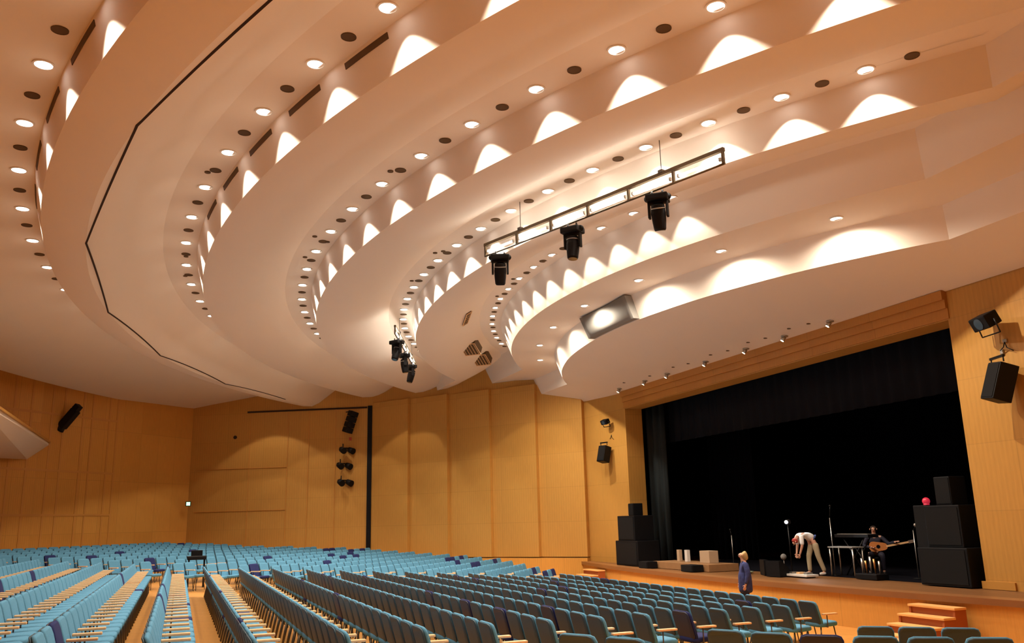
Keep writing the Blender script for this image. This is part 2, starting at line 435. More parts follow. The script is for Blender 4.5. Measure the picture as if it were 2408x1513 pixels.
# ---------------------------------------------------------------- downlights and air outlets
def polar(r, ph): a = math.radians(ph); return CX+r*math.sin(a), CY+r*math.cos(a)
def make_downlight(power, cone, blend, rr=.125):
    t = empty('downlight')
    MB().ring((0, 0, 0), rr, rr+.03, -.02, .01, 20).build('trim_ring', M_trim, t)
    MB().cyl((0, 0, -.006), (0, 0, .006), rr, n=20).build('lens', M_glow, t)
    ld = bpy.data.lights.new('downlight_beam', 'SPOT'); ld.energy = power; ld.color = LAMP_COL
    ld.spot_size = math.radians(cone); ld.spot_blend = blend; ld.shadow_soft_size = .05
    lo = bpy.data.objects.new('beam', ld); COL.objects.link(lo); lo.parent = t; lo.location = (0, 0, -.03)
    return t
ringname = {1: 'sixth', 2: 'fifth', 3: 'fourth', 4: 'third', 5: 'second', 6: 'first'}
LAMPS = {1: [-16.4+3.84*i for i in range(-5, 15)], 2: [-23.7+3.74*i for i in range(-4, 17)], 3: [-30.4+3.53*i for i in range(-2, 20)],
         4: [-32.9+3.37*i for i in range(0, 20)], 5: [-17.8+3.45*i for i in range(0, 15)], 6: [-26.8+9.0*i for i in range(0, 7)]}
protoL = make_downlight(LAMP_W, 98, .12); protoL['proto'] = 1
proto6 = make_downlight(LAMP_W*3.2, 165, .7); proto6['proto'] = 1
used = {id(protoL): False, id(proto6): False}
def inframe(p, m=10):
    q = proj(p); return q is not None and -m < q[0] < 2408+m and -m < q[1] < 1513+m
for k, phs in LAMPS.items():
    r = STRIP[k][0] if k < 6 else 18.9
    zz = ceil_z(r)
    vis = 0; off = 0
    for ph in phs:
        x, y = polar(r, ph)
        pr = protoL if k < 6 else proto6
        o = copy_tree(pr) if used[id(pr)] else pr
        used[id(pr)] = True
        o.location = (x, y, zz)
        if inframe((x, y, zz)):
            vis += 1; lab = 'glowing round downlight, %s from the right in the %s lamp ring counted from the stage' % (nth(vis), ringname[k])
        else:
            off += 1; lab = 'round downlight beyond the frame in the %s ring from the stage, %s along' % (ringname[k], nth(off))
        tag(o, lab, 'ceiling lamp', 'downlights of the %s ceiling ring' % ringname[k])
for o in (protoL, proto6): del o['proto']

def make_outlet(rr=.10):
    t = empty('air_outlet')
    MB().cyl((0, 0, -.012), (0, 0, .006), rr, n=20).build('opening', M_hole, t)
    MB().ring((0, 0, 0), rr, rr+.015, -.016, .01, 20).build('rim', M_hole, t)
    return t
po = None
for k, phs in LAMPS.items():
    if k == 6: continue
    r = STRIP[k][0]; zz = ceil_z(r); st = phs[1]-phs[0]; vis = 0; off = 0
    ext = [phs[0]-st] + phs
    if k == 5: ext = phs[3:]
    for ph in ext:
        x, y = polar(r, ph+st/2)
        if not inframe((x, y, zz)): continue
        vis += 1
        if po is None: po = make_outlet(); o = po
        else: o = copy_tree(po)
        o.location = (x, y, zz)
        tag(o, 'round dark ceiling opening, %s from the right in the %s lamp ring from the stage' % (nth(vis), ringname[k]), 'air outlet', 'dark round openings between the downlights')
M_glow.cycles.emission_sampling = 'NONE'
# small extra sensors next to some outlets
ps = None; cnt = 0
for k, ph, dr in ((2, -10.3, .12), (2, 1.0, .0), (2, 4.6, .1), (3, -14.2, .15), (3, -4.6, .28), (3, -4.0, -.1), (3, -.9, .2), (4, -4.5, .15), (4, -4.0, .3), (4, 2.6, .2), (5, 3.2, .2), (5, 9.0, .2)):
    r = STRIP[k][0]+dr; x, y = polar(r, ph); zz = ceil_z(r); cnt += 1
    o = MB().cyl((0, 0, -.02), (0, 0, .01), .06, n=14).build('ceiling_sensor', M_hole) if ps is None else ps.copy()
    if ps is None: ps = o
    else: COL.objects.link(o)
    o.location = (x, y, zz)
    tag(o, 'small dark ceiling sensor, %s from the right, beside lamps of the %s ring' % (nth(cnt), ringname[k]), 'sensor', 'small sensors beside the lamps')

# dark slots high on the risers of the two outermost rings
def slot(k, ph, half):
    b = MB(); V0 = []
    (rt, zt), (rl, zl) = TOP[k], LOW[k]
    for i in range(7):
        a = math.radians(ph-half+2*half*i/6); d = Vector((math.sin(a), math.cos(a), 0)); q = []
        for t, o in ((.10, .012), (.24, .012), (.24, -.02), (.10, -.02)):
            rr = rt+(rl-rt)*t+o; q.append(b.bm.verts.new(Vector((CX, CY, zt+(zl-zt)*t))+d*rr))
        V0.append(q)
    for i in range(6):
        for j in range(4): b.bm.faces.new([V0[i][j], V0[i][(j+1) % 4], V0[i+1][(j+1) % 4], V0[i+1][j]])
    b.bm.faces.new(V0[0]); b.bm.faces.new(V0[-1][::-1])
    return b.build('air_slot', M_hole)
for k in (1, 2):
    phs = LAMPS[k]; st = phs[1]-phs[0]; c = 0
    for ph in phs[:-3]:
        m_ = ph+st/2; x, y = polar(TOP[k][0], m_)
        if not inframe((x, y, 6.9)) or m_ > -4: continue
        c += 1
        tag(slot(k, m_, 1.1), 'long dark air slot between light scallops, %s from the right on the %s ring' % (nth(c), ringname[k]), 'air slot', 'dark slots on the ceiling risers')

# ---------------------------------------------------------------- chairs
def superpts(w, d, r, n=4):
    out = []
    for cx, cy, a0 in ((w/2-r, d/2-r, 0), (-w/2+r, d/2-r, 90), (-w/2+r, -d/2+r, 180), (w/2-r, -d/2+r, 270)):
        for i in range(n): a = math.radians(a0+90*i/(n-1)); out.append((cx+r*math.cos(a), cy+r*math.sin(a)))
    return out
def cushion(b, w, d, h, r, place, n=3):
    """rounded pad; place maps (x, y, z) in pad space to chair space"""
    levels = [(0.0, .93), (.22, 1.0), (.78, 1.0), (1.0, .90)]
    rings = []
    for t, k in levels: rings.append([b.bm.verts.new(place(x*k, y*k, h*t)) for x, y in superpts(w, d, r, n)])
    m = len(rings[0])
    for A_, B_ in zip(rings, rings[1:]):
        for i in range(m): f = b.bm.faces.new([A_[i], A_[(i+1) % m], B_[(i+1) % m], B_[i]]); f.smooth = True
    b.bm.faces.new(rings[0][::-1]); f = b.bm.faces.new(rings[-1]); f.smooth = True
# chair space: origin on the floor, facing -y
def back_place(x, y, z):            # pad x = width, pad y = height, pad z = thickness towards the sitter
    hh = y+.225
    return Vector((x, .17+.12*hh/.45-z+.35*x*x*-1, .44+hh*.95))
def chair_parts():
    P = []
    b = MB(); cushion(b, .50, .46, .085, .09, lambda x, y, z: Vector((x, y-.03, .40+z+(.012 if y < -.1 else 0)))); P.append(('seat', b, 0))
    b = MB(); cushion(b, .51, .47, .05, .075, lambda x, y, z: back_place(x, y, z)); P.append(('backrest', b, 0))
    b = MB(); cushion(b, .49, .45, .022, .07, lambda x, y, z: back_place(x, y, z-.024)); P.append(('back_shell', b, 1))
    b = MB(); b.box((-.29, -.02, .645), (.085, .32, .03), bev=.008); P.append(('armrest', b, 2))
    b = MB(); b.cyl((-.29, .05, .40), (-.29, .05, .64), .011, n=6); b.cyl((-.29, .05, .41), (-.2, .05, .41), .011, n=6); P.append(('arm_post', b, 3))
    for sx, sy in ((-1, -1), (1, -1), (-1, 1), (1, 1)):
        b = MB(); b.cyl((sx*.19, sy*.15-.02, .405), (sx*.23, sy*.21, 0), .013, .011, n=6); P.append(('leg', b, 3))
    return P
def make_chair(navy):
    t = empty('auditorium_chair')
    mm = [M_navy if navy else M_fabric, M_shelln if navy else M_shell, M_arm, M_leg]
    for n, b, mi in chair_parts(): b.build(n, mm[mi], t)
    return t
ROWY = [-11.78+.98*k for k in range(22)]
def far_wall_d(x, y):
    return (A-Vector((x, y, 0))).dot(-Nn) if y < -8.5 else (Vector((FAR[2][0], FAR[2][1], 0))-Vector((x, y, 0))).dot(Vector((.883, -.469, 0)))
def rear_wall_d(x, y): return (Vector((x, y, 0))-R0).dot(RN)
seats = []     # (x, y, z, rz, block, row, seat, navy)
rnd = random.Random(11)
SP = .585
for k, Y in enumerate(ROWY):
    x0, x1 = xnear(Y), xfar(Y); n = int((x1-x0)/SP); z = zrow(Y)
    for i in range(n):
        x = x0+SP*(i+.5)
        if rear_wall_d(x, Y) < .8: continue
        seats.append((x, Y, z, 0.0, 'centre block', k+1, i+1, rnd.random() < (.16 if i in (0, 5, 6, 11, 17) else .07)))
    # far wing
    x, y = x1+1.25, Y-.2
    for i in range(40):
        if abs(x-31.2) < .8 and abs(y+.6) < 1.1: x += SP*WD[0]; y += SP*WD[1]; continue
        if far_wall_d(x, y) < 1.2 or rear_wall_d(x, y) < 1.0 or y < -13.0: break
        seats.append((x, y, z, math.radians(-36), 'far side block', k+1, i+1, rnd.random() < .08))
        x += SP*WD[0]; y += SP*WD[1]
# near side: three short rows angled towards the stage
def short_row(pts, z, row):
    for i, (a, c) in enumerate(zip(pts, pts[1:]+[(2*pts[-1][0]-pts[-2][0], 2*pts[-1][1]-pts[-2][1])])):
        dx, dy = c[0]-a[0], c[1]-a[1]
        rz = math.atan2(dy, dx)-math.pi
        seats.append((a[0]+.27*math.sin(rz), a[1]-.27*math.cos(rz), z, rz, 'near side block', row, i+1, i in (2,) and row > 1))
short_row([(10.68, -9.72), (10.31, -10.14), (9.92, -10.56)], -2.5, 1)
short_row([(9.95, -6.62), (9.43, -6.93), (8.94, -7.30), (8.52, -7.74), (8.14, -8.2), (7.78, -8.7)], -2.28, 2)
short_row([(9.45, -4.30), (8.9, -4.62)], -2.13, 3)
inview = [s_ for s_ in seats if s_[0] > 3 and inframe((s_[0], s_[1], s_[2]+.6), 60)]
inview.sort(key=lambda s_: s_[0]**2+s_[1]**2)
print('chairs in view', len(inview), 'of', len(seats))
protos = {}
for (x, y, z, rz, blk, row, seat, navy) in inview[:300]:
    if navy not in protos: protos[navy] = make_chair(navy); o = protos[navy]
    else: o = copy_tree(protos[navy])
    o.location = (x, y, z); o.rotation_euler = (0, 0, rz)
    tag(o, '%s chair, %s seat from %s aisle, %s row from stage, %s' % ('navy blue' if navy else 'light blue', nth(seat), 'far' if blk[0] == 'f' else 'near', nth(row), blk), 'chair', 'chairs in the %s' % blk)
# the many smaller ones beyond
import numpy as np
vs = []; fs = []; ms = []; CP = chair_parts()
base = []
off = 0
for n, b, mi in CP:
    b.bm.verts.ensure_lookup_table(); b.bm.verts.index_update(); bmesh.ops.recalc_face_normals(b.bm, faces=b.bm.faces)
    base.append((np.array([v.co[:] for v in b.bm.verts]), [[v.index for v in f.verts] for f in b.bm.faces], mi)); b.bm.free()
cv = np.concatenate([q[0] for q in base]); cf = []; cm = []; o_ = 0
for v, f, mi in base:
    for q in f: cf.append([i+o_ for i in q]); cm.append(mi)
    o_ += len(v)
for (x, y, z, rz, blk, row, seat, navy) in inview[300:]:
    c_, s__ = math.cos(rz), math.sin(rz)
    q = cv @ np.array([[c_, s__, 0], [-s__, c_, 0], [0, 0, 1]]) + np.array([x, y, z])
    fs += [[i+off for i in f] for f in cf]; ms += [{0: 4, 1: 5}.get(m_, m_) if navy else m_ for m_ in cm]; vs.append(q); off += len(q)
me = bpy.data.meshes.new('auditorium_chairs'); me.from_pydata(np.concatenate(vs).tolist(), [], fs)
for m in (M_fabric, M_shell, M_arm, M_leg, M_navy, M_shelln): me.materials.append(m)
me.polygons.foreach_set('material_index', ms); me.update()
o = bpy.data.objects.new('distant_chairs', me); COL.objects.link(o); o['kind'] = 'stuff'
tag(o, 'rows of light blue chairs far back in the hall, too many to count', 'chairs')

# ---------------------------------------------------------------- wall fittings
M_white = mat('matt_white', (.75, .73, .70), .5)
M_tube = mat('tube_glow', (1, 1, 1), .5, emit=(1, .90, .76), es=42.0)
M_green = mat('exit_glow', (.1, .5, .2), .5, emit=(.55, 1, .6), es=1.6)
M_lens = mat('lens_glass', (.03, .035, .045), .08, spec=.8)
M_wire = mat('steel_wire', (.10, .09, .08), .4, .8)
M_silver = mat('brushed_steel', (.45, .43, .40), .35, .9)
M_grey = mat('grey_metal_panel', (.26, .25, .235), .8, .0, spec=.1)
DU = (Vector((FAR[3][0], FAR[3][1], 0))-Vector((FAR[2][0], FAR[2][1], 0))).normalized(); DN = Vector((-DU.y, DU.x, 0))
if DN.x > 0: DN = -DN
D0 = Vector((FAR[2][0], FAR[2][1], 0))
b = MB(); slab_on(D0, DU, DN, .02, .24, -1.6, 5.93, .0, .10, b)
tag(b.build('door_frame_post', M_blackpaint), 'tall black vertical frame post between the wood panels and the recessed wall', 'post')
b = MB(); slab_on(D0, DU, DN, .30, 6.6, 5.82, 5.90, .0, .06, b); struct(b.build('trim_7', M_line))
b = MB()
for u in (1.9, 3.3, 4.4, 6.4): slab_on(D0, DU, DN, u, u+.03, -1.6, 5.82, .0, .03, b)
slab_on(D0, DU, DN, 4.4, 9.2, 3.0, 3.03, .0, .03, b); slab_on(D0, DU, DN, 4.4, 9.2, 0.9, .93, .0, .03, b)
struct(b.build('trim_8', M_batten))
t = empty('exit_sign', (46.75, -.35, 1.32)); b = MB(); b.box((0, 0, 0), (.10, .26, .24), bev=.02); b.build('housing', M_blackpaint, t)
b = MB(); b.box((-.055, 0, 0), (.015, .18, .17)); b.build('light_panel', M_green, t)
tag(t, 'small glowing green exit light at the dark corner of the far wall', 'exit light')

def speaker(name, loc, size, aim, tilt, label, roll=0):
    """box loudspeaker on a wall bracket; aim = heading angle of its front, tilt = nose down"""
    t = empty(name, loc, aim); wd, dp, hh = size
    Mx = Matrix.Rotation(tilt, 3, 'X') @ Matrix.Rotation(roll, 3, 'Y')
    b = MB(); b.box((0, 0, 0), (wd, dp, hh), Mx, .02); b.build('cabinet', M_blackpaint, t)
    b = MB(); b.box(Mx @ Vector((0, -dp/2-.006, 0)), (wd*.88, .012, hh*.9), Mx); b.build('grille', M_grille, t)
    b = MB(); b.cyl((-wd*.45, .02, hh/2+.02), (-wd*.45, .02, hh/2+.14), .015); b.cyl((wd*.45, .02, hh/2+.02), (wd*.45, .02, hh/2+.14), .015)
    b.box((0, .02, hh/2+.14), (wd*1.0, .05, .05)); b.build('bracket', M_blackmetal, t)
    tag(t, label, 'loudspeaker'); return t
def flood(name, loc, rz, sc, label, cat='spotlight'):
    t = empty(name, loc, rz); b = MB(); Mx = Matrix.Rotation(.45, 3, 'X')
    b.box((0, 0, 0), (.46*sc, .30*sc, .26*sc), Mx, .03); b.build('housing', M_blackpaint, t)
    b = MB(); b.cyl(Mx @ Vector((0, -.16*sc, 0)), Mx @ Vector((0, -.15*sc, 0)), .11*sc, n=16); b.build('lens', M_lens, t)
    b = MB(); b.tube([(-.26*sc, 0, 0), (-.26*sc, .1, -.26*sc), (.26*sc, .1, -.26*sc), (.26*sc, 0, 0)], .015); b.build('yoke', M_blackmetal, t)
    tag(t, label, cat); return t
# aim: heading such that local -y points into the hall
speaker('wall_loudspeaker', (13.12, ST_Y+.42, 2.62), (.50, .40, .80), math.radians(160), -.30, 'large black loudspeaker tilted down on the wood wall right of the stage', roll=.12)
speaker('wall_loudspeaker', (31.65, ST_Y+.42, 2.62), (.42, .34, .66), math.radians(195), -.25, 'small black loudspeaker on the wood wall left of the stage opening')
flood('wall_floodlight', (13.25, ST_Y+.42, 3.98), math.radians(165), 1.15, 'black floodlight high above the loudspeaker on the wall right of the stage')
flood('wall_floodlight', (31.55, ST_Y+.35, 3.93), math.radians(195), .75, 'small black floodlight above the loudspeaker on the wall left of the stage')
def plate(x, z, label):
    t = empty('connection_plate', (x, ST_Y+.03, z)); b = MB(); b.box((0, 0, 0), (.10, .06, .07), bev=.01); b.box((.12, 0, -.22), (.07, .05, .10), bev=.01); b.build('plate', M_silver, t)
    b = MB(); b.tube([(0, .03, -.03), (.02, .06, -.14), (.12, .05, -.2)], .01); b.tube([(-.18, .03, -.25), (-.05, .05, -.16), (0, .03, -.03)], .01); b.build('cable', M_blackpaint, t); tag(t, label, 'wall socket')
plate(13.15, 3.55, 'metal socket and loose cable between the floodlight and large loudspeaker')
plate(31.6, 3.45, 'metal socket between floodlight and small loudspeaker left of the stage')
b = MB(); b.box((33.3, ST_Y+.03, -1.16), (.34, .03, .16)); o = b.build('wall_notice', M_white); tag(o, 'small white notice low on the wall at the far end of the stage', 'notice')
b = MB(); b.box((14.22, ST_Y+.02, -1.56), (.82, .04, .16)); tag(b.build('wall_hatch', M_wall2), 'low dark wooden hatch beside the right edge of the stage opening', 'hatch')
# loudspeaker column and lamps on the recessed wall
p0 = Vector((43.38, -7.9, 0)) + DN*.45
t = empty('column_loudspeaker', (p0.x, p0.y, 5.1), math.radians(-64)); Mx = Matrix.Rotation(.22, 3, 'Y') @ Matrix.Rotation(.2, 3, 'X')
b = MB()
for k in range(4): b.box(Mx @ Vector((0, 0, .42-.28*k)), (.42, .36, .26), Mx, .03)
b.build('cabinet', M_blackpaint, t); b = MB(); b.tube([(.05, .1, .55), (.05, .45, .55)], .03); b.build('bracket', M_blackmetal, t)
tag(t, 'tall black column loudspeaker high on the wall left of the black post', 'loudspeaker')
for zz, lab, sh in ((3.72, 'uppermost of the three black twin lamps under the column loudspeaker', .0), (2.96, 'middle one of the three black twin lamps under the column loudspeaker', .12), (2.14, 'lowest of the three black twin lamps under the column loudspeaker', .06)):
    q = Vector((43.5, -7.68, 0)) + DN*.28 + DU*sh
    t = empty('twin_wall_lamp', (q.x, q.y, zz), math.radians(-64))
    for sx in (-.24, .24):
        b = MB(); b.cyl((sx, .08, .05), (sx*1.15, -.22, -.06), .13, .16, n=14); b.build('lamp_head', M_blackpaint, t)
    b = MB(); b.tube([(-.3, .12, .12), (.3, .12, .12)], .03); b.tube([(0, .12, .12), (0, .27, .12), (0, .27, .35)], .025); b.build('bracket', M_blackmetal, t)
    tag(t, lab, 'spotlight')
q = Vector((43.42, -7.8, 4.3)) + DN*.06; b = MB(); b.box((0, 0, 0), (.06, .12, .16), bev=.01)
tag(b.build('fire_alarm', mat('alarm_red', (.45, .04, .01), .5), None, q), 'tiny red alarm box between the column loudspeaker and the twin lamps', 'alarm')
t = empty('followspot', (41.55, 4.75, 4.87), math.radians(-120)); Mx = Matrix.Rotation(-.85, 3, 'Y')
b = MB(); b.box((0, 0, 0), (.95, .34, .34), Mx, .05); b.box(Mx @ Vector((.58, 0, .03)), (.26, .3, .26), Mx, .03); b.build('housing', M_blackpaint, t)
b = MB(); b.cyl(Mx @ Vector((-.47, 0, 0)), Mx @ Vector((-.62, 0, 0)), .17, .2, n=16); b.build('snoot', M_blackpaint, t)
b = MB(); b.tube([(0, .2, 0), (0, .2, .55), (0, .6, .55)], .03); b.build('bracket', M_blackmetal, t)
tag(t, 'black spotlight angled on the dark slatted wall at the far left', 'spotlight')
b = MB(); b.cyl((0, 0, 0), (.08, 0, 0), .09); q = D0+DU*7.2+DN*.05
tag(b.build('wall_detector', M_line, None, (q.x, q.y, 4.6)), 'tiny dark detector on the brown recessed wall', 'detector')

# balcony tip on the left
b = MB()
P = [(40.9, 5.35, 3.66), (26.0, 5.35, 3.62), (26.0, 8.4, 3.05), (38.5, 7.2, 2.95), (40.6, 6.05, 3.05)]
lo = b.verts([(p[0], p[1], p[2]) for p in P]); hi = b.verts([(p[0], p[1], 3.74 if i < 2 else 3.74) for i, p in enumerate(P)])
b.bm.faces.new(lo); b.bm.faces.new(hi[::-1])
for i in range(5): b.bm.faces.new([lo[i], lo[(i+1) % 5], hi[(i+1) % 5], hi[i]])
struct(b.build('wall_balcony', M_ceil))
b = MB(); b.box((33.45, 5.33, 3.78), (14.9, .10, .08)); struct(b.build('trim_9', M_wall2))

# ceiling fittings near the far wall
def panel_pt(ph, r): x, y = polar(r, ph); return Vector((x, y, ceil_z(r)))
for i, (ph, lab, hw, hh) in enumerate(((26.0, 'square dark ceiling grille, the middle one near the far wall', .33, .33), (32.3, 'square dark ceiling grille nearest to the stage boxes and wood panels', .33, .33), (13.0, 'long narrow dark ceiling grille next to the two square ones', .85, .10))):
    r = 21.68; c = panel_pt(ph, r)-Vector((0, 0, .10 if i < 2 else 0)); t = empty('ceiling_grille', c, math.radians(-ph))
    t.rotation_euler = Vector((-.36, .34, -.86)).to_track_quat('-Z', 'Y').to_euler() if i < 2 else (-.56, 0, math.radians(-ph))
    b = MB(); b.box((0, 0, .13), (hw*2, hh*2, .35)); b.build('opening', M_hole, t)
    b = MB()
    n = 5
    for k in range(n): b.box((-hw+2*hw*(k+.5)/n, 0, -.048), (.02, hh*2, .012))
    for sx in (-1, 1): b.box((sx*hw, 0, -.05), (.03, hh*2+.03, .02))
    for sy in (-1, 1): b.box((0, sy*hh, -.05), (hw*2+.03, .03, .02))
    b.build('frame', M_arm, t); tag(t, lab, 'grille')
# grey curved panel on the riser nearest the stage
b = MB(); V0 = []
for i in range(13):
    a = math.radians(-5.0+9.2*i/12); d = Vector((math.sin(a), math.cos(a), 0)); bow = -.10*math.sin(math.pi*i/12)
    V0.append([b.bm.verts.new(Vector((CX, CY, zz))+d*(r+o+bow*(o > .1))) for r, zz, o in ((18.3, 6.27, .24), (18.06, 5.62, .20), (18.04, 5.62, .0), (18.28, 6.27, .0))])
for i in range(12):
    for j in range(4): f = b.bm.faces.new([V0[i][j], V0[i][(j+1) % 4], V0[i+1][(j+1) % 4], V0[i+1][j]]); f.smooth = (j == 0)
b.bm.faces.new(V0[0]); b.bm.faces.new(V0[-1][::-1])
tag(b.build('curved_metal_panel', M_grey), 'grey curved metal panel set into the bright ceiling edge above the stage', 'panel')
# small spots in the last ceiling panel
def last_z(x, y):
    yl = CY+math.sqrt(max(0, 18.05**2-(x-CX)**2)); t = (yl-y)/(yl-(ST_Y+.02)); return 5.6-.6*min(1, max(0, t))
t0 = None; M_glow2 = mat('small_lamp_glow', (1, 1, 1), .5, emit=(1, .8, .5), es=25.0); M_glow2.cycles.emission_sampling = 'NONE'
sp = [17.95, 19.85, 21.71, 23.93, 26.39, 28.01, 30.05]
for i, x in enumerate(sp):
    y = -16.0; zz = last_z(x, y)-.0
    if t0 is None:
        t0 = empty('gimbal_spot'); MB().cyl((0, 0, 0), (0, 0, -.03), .10, n=16).build('rim', M_silver, t0)
        MB().cyl((0, 0, -.03), (.05, .06, -.14), .055, .06, n=14).build('housing', M_silver, t0)
        MB().cyl((.05, .06, -.14), (.053, .064, -.147), .045, n=14).build('bulb', M_glow2, t0); o = t0
    else: o = copy_tree(t0)
    o.location = (x, y, zz)
    tag(o, 'small bright gimbal spot above the stage opening, %s counted from the right' % nth(i+1), 'spotlight', 'small spots over the stage opening')
for i, x in enumerate([18.5, 19.2, 20.4, 21.1, 22.3, 23.1, 24.6, 25.4, 27.2, 29.0]):
    o = MB().cyl((0, 0, .01), (0, 0, -.012), .055, n=14).build('ceiling_socket', M_hole) if i == 0 else o0.copy()
    if i == 0: o0 = o
    else: COL.objects.link(o)
    o.location = (x, -15.75+.1*(i % 2), last_z(x, -15.75+.1*(i % 2)))
    tag(o, 'small dark socket among the spots above the stage, %s from the right' % nth(i+1), 'socket', 'dark sockets over the stage opening')

# ---------------------------------------------------------------- lighting trusses with moving heads
def make_truss():
    L = 6.71; t = empty('lighting_truss')
    b = MB(); b.box((L/2, 0, 0), (L, .07, .07)); b.build('top_chord', M_trussm, t)
    b = MB(); b.cyl((0, 0, -.27), (L, 0, -.27), .022, n=8); b.build('bottom_chord', M_trussm, t)
    for k in range(7):
        b = MB(); b.box((.03+(L-.06)*k/6, 0, -.14), (.045, .05, .26)); b.build('rung', M_trussm, t)
    for x in (1.27, 5.3):
        b = MB(); b.cyl((x, 0, .03), (x, .0, .70), .008, n=6); b.box((x, 0, .05), (.10, .1, .06)); b.build('hanging_cable', M_wire, t)
    return t
def make_head(aim):
    t = empty('moving_head')
    b = MB(); b.box((0, 0, -.14), (.42, .34, .13), bev=.03); b.ball((-.19, 0, -.12), .07); b.ball((.19, 0, -.12), .07); b.build('base', M_blackpaint, t)
    b = MB(); b.cyl((-.1, 0, -.08), (-.1, 0, .02), .02); b.cyl((.1, 0, -.08), (.1, 0, .02), .02); b.build('clamp', M_blackmetal, t)
    y = b = MB(); b.box((0, 0, -.22), (.36, .12, .05), bev=.01)
    for sx in (-1, 1): b.box((sx*.17, 0, -.36), (.045, .11, .32), bev=.015)
    y = b.build('yoke', M_blackpaint, t)
    Mx = Matrix.Rotation(aim, 3, 'X')
    prof = [(.20, .09), (.18, .125), (.02, .14), (-.14, .13), (-.27, .115), (-.30, .10)]
    b = MB(); R_ = []
    for z_, r_ in prof:
        R_.append([b.bm.verts.new(Mx @ Vector((r_*math.cos(2*math.pi*i/18), r_*math.sin(2*math.pi*i/18), z_)) + Vector((0, 0, -.46))) for i in range(18)])
    for P_, Q_ in zip(R_, R_[1:]):
        for i in range(18): b.bm.faces.new([P_[i], P_[(i+1) % 18], Q_[(i+1) % 18], Q_[i]])
    b.bm.faces.new(R_[0]); b.bm.faces.new(R_[-1])
    h = b.build('head', M_blackpaint, t)
    b = MB(); b.cyl(Mx @ Vector((0, 0, -.30)) + Vector((0, 0, -.46)), Mx @ Vector((0, 0, -.305)) + Vector((0, 0, -.46)), .095, n=18); b.build('lens', M_lens, h)
    b = MB(); b.cyl(Mx @ Vector((0, 0, .12)) + Vector((0, 0, -.46)), Mx @ Vector((0, 0, .10)) + Vector((0, 0, -.46)), .142, n=18); b.build('band', M_silver, h)
    return t
def make_tube():
    t = empty('tube_lamp'); b = MB(); b.cyl((-.44, 0, 0), (.44, 0, 0), .022, n=10); b.build('glowing_tube', M_tube, t)
    b = MB(); b.box((-.46, 0, 0), (.04, .05, .06)); b.box((.46, 0, 0), (.04, .05, .06)); b.build('end_cap', M_silver, t); return t
def truss_set(a, c, side):
    a = Vector(a); c = Vector(c); ang = math.atan2(c.y-a.y, c.x-a.x); d = (c-a).normalized()
    t = make_truss(); t.location = a; t.rotation_euler = (0, 0, ang)
    tag(t, 'long ladder truss carrying %s' % ('three moving heads below the bright ceiling edge' if side else 'moving heads, seen end on at the far side of the hall'), 'truss')
    w_ = ['lowest and leftmost', 'middle', 'largest and rightmost']
    for i, (tt, am) in enumerate(((.08, .35), (.43, -.12), (.77, .25))):
        h = make_head(am); h.location = a+d*(6.71*tt)+Vector((0, 0, -.31)); h.rotation_euler = (0, 0, ang+(.9, .3, .5)[i])
        tag(h, 'black moving head, %s of the three hanging on the %s truss' % (w_[i] if side else ['uppermost', 'middle', 'lowest'][i], 'near' if side else 'far'), 'stage light', 'moving heads on the %s truss' % ('near' if side else 'far'))
    for k in range(6):
        o = make_tube() if (k == 0 and side) else copy_tree(TUBE[0])
        if k == 0 and side: TUBE.append(o)
        o.location = a+d*(6.71*(k+.5)/6)+Vector((0, 0, -.165)); o.rotation_euler = (0, 0, ang)
        tag(o, 'glowing white tube lamp inside the %s truss, %s bay from its stage-right end' % ('near' if side else 'far', nth(k+1)), 'tube lamp', 'tube lamps in the %s truss' % ('near' if side else 'far'))
TUBE = []
truss_set((18.1, -6.3, 6.33), (11.8, -8.6, 6.33), True)
truss_set((2*CX-18.1, -6.3, 6.45), (2*CX-11.8, -8.6, 6.45), False)

# ---------------------------------------------------------------- steps to the stage
def steps(x0, x1, ytop, label):
    t = empty('stage_steps', ((x0+x1)/2, ytop, FLZ)); w_ = x1-x0
    for k in range(4):
        z1 = .17*(4-k); y0 = .30*k; y1 = .30*(k+1)
        b = MB(); b.box((0, (y0+y1)/2, z1-.0225), (w_+.03, .31, .045), bev=.008); b.build('tread', M_tread, t)
    b = MB(); poly = [(0, 0)]
    for k in range(4): z1 = .17*(4-k)-.045; poly += [(.30*k, z1), (.30*(k+1)-.02, z1)]
    poly += [(1.18, 0)]
    b.prism(poly, -w_/2, -w_/2+.05, 'x'); b.prism(poly, w_/2-.05, w_/2, 'x'); b.build('stringer', M_riser, t)
    b = MB()
    for k in range(4): z1 = .17*(4-k)-.045; b.box((0, .30*(k+1)-.05, z1/2+.0), (w_-.1, .03, z1))
    b.build('riser', M_riser, t)
    tag(t, label, 'steps')
steps(13.35, 14.5, lip_y(14.5)+.02, 'short flight of light wooden steps with red-brown sides at the right of the stage front')
steps(30.3, 31.6, lip_y(30.3)+.02, 'short flight of pale wooden steps at the far left end of the stage front')

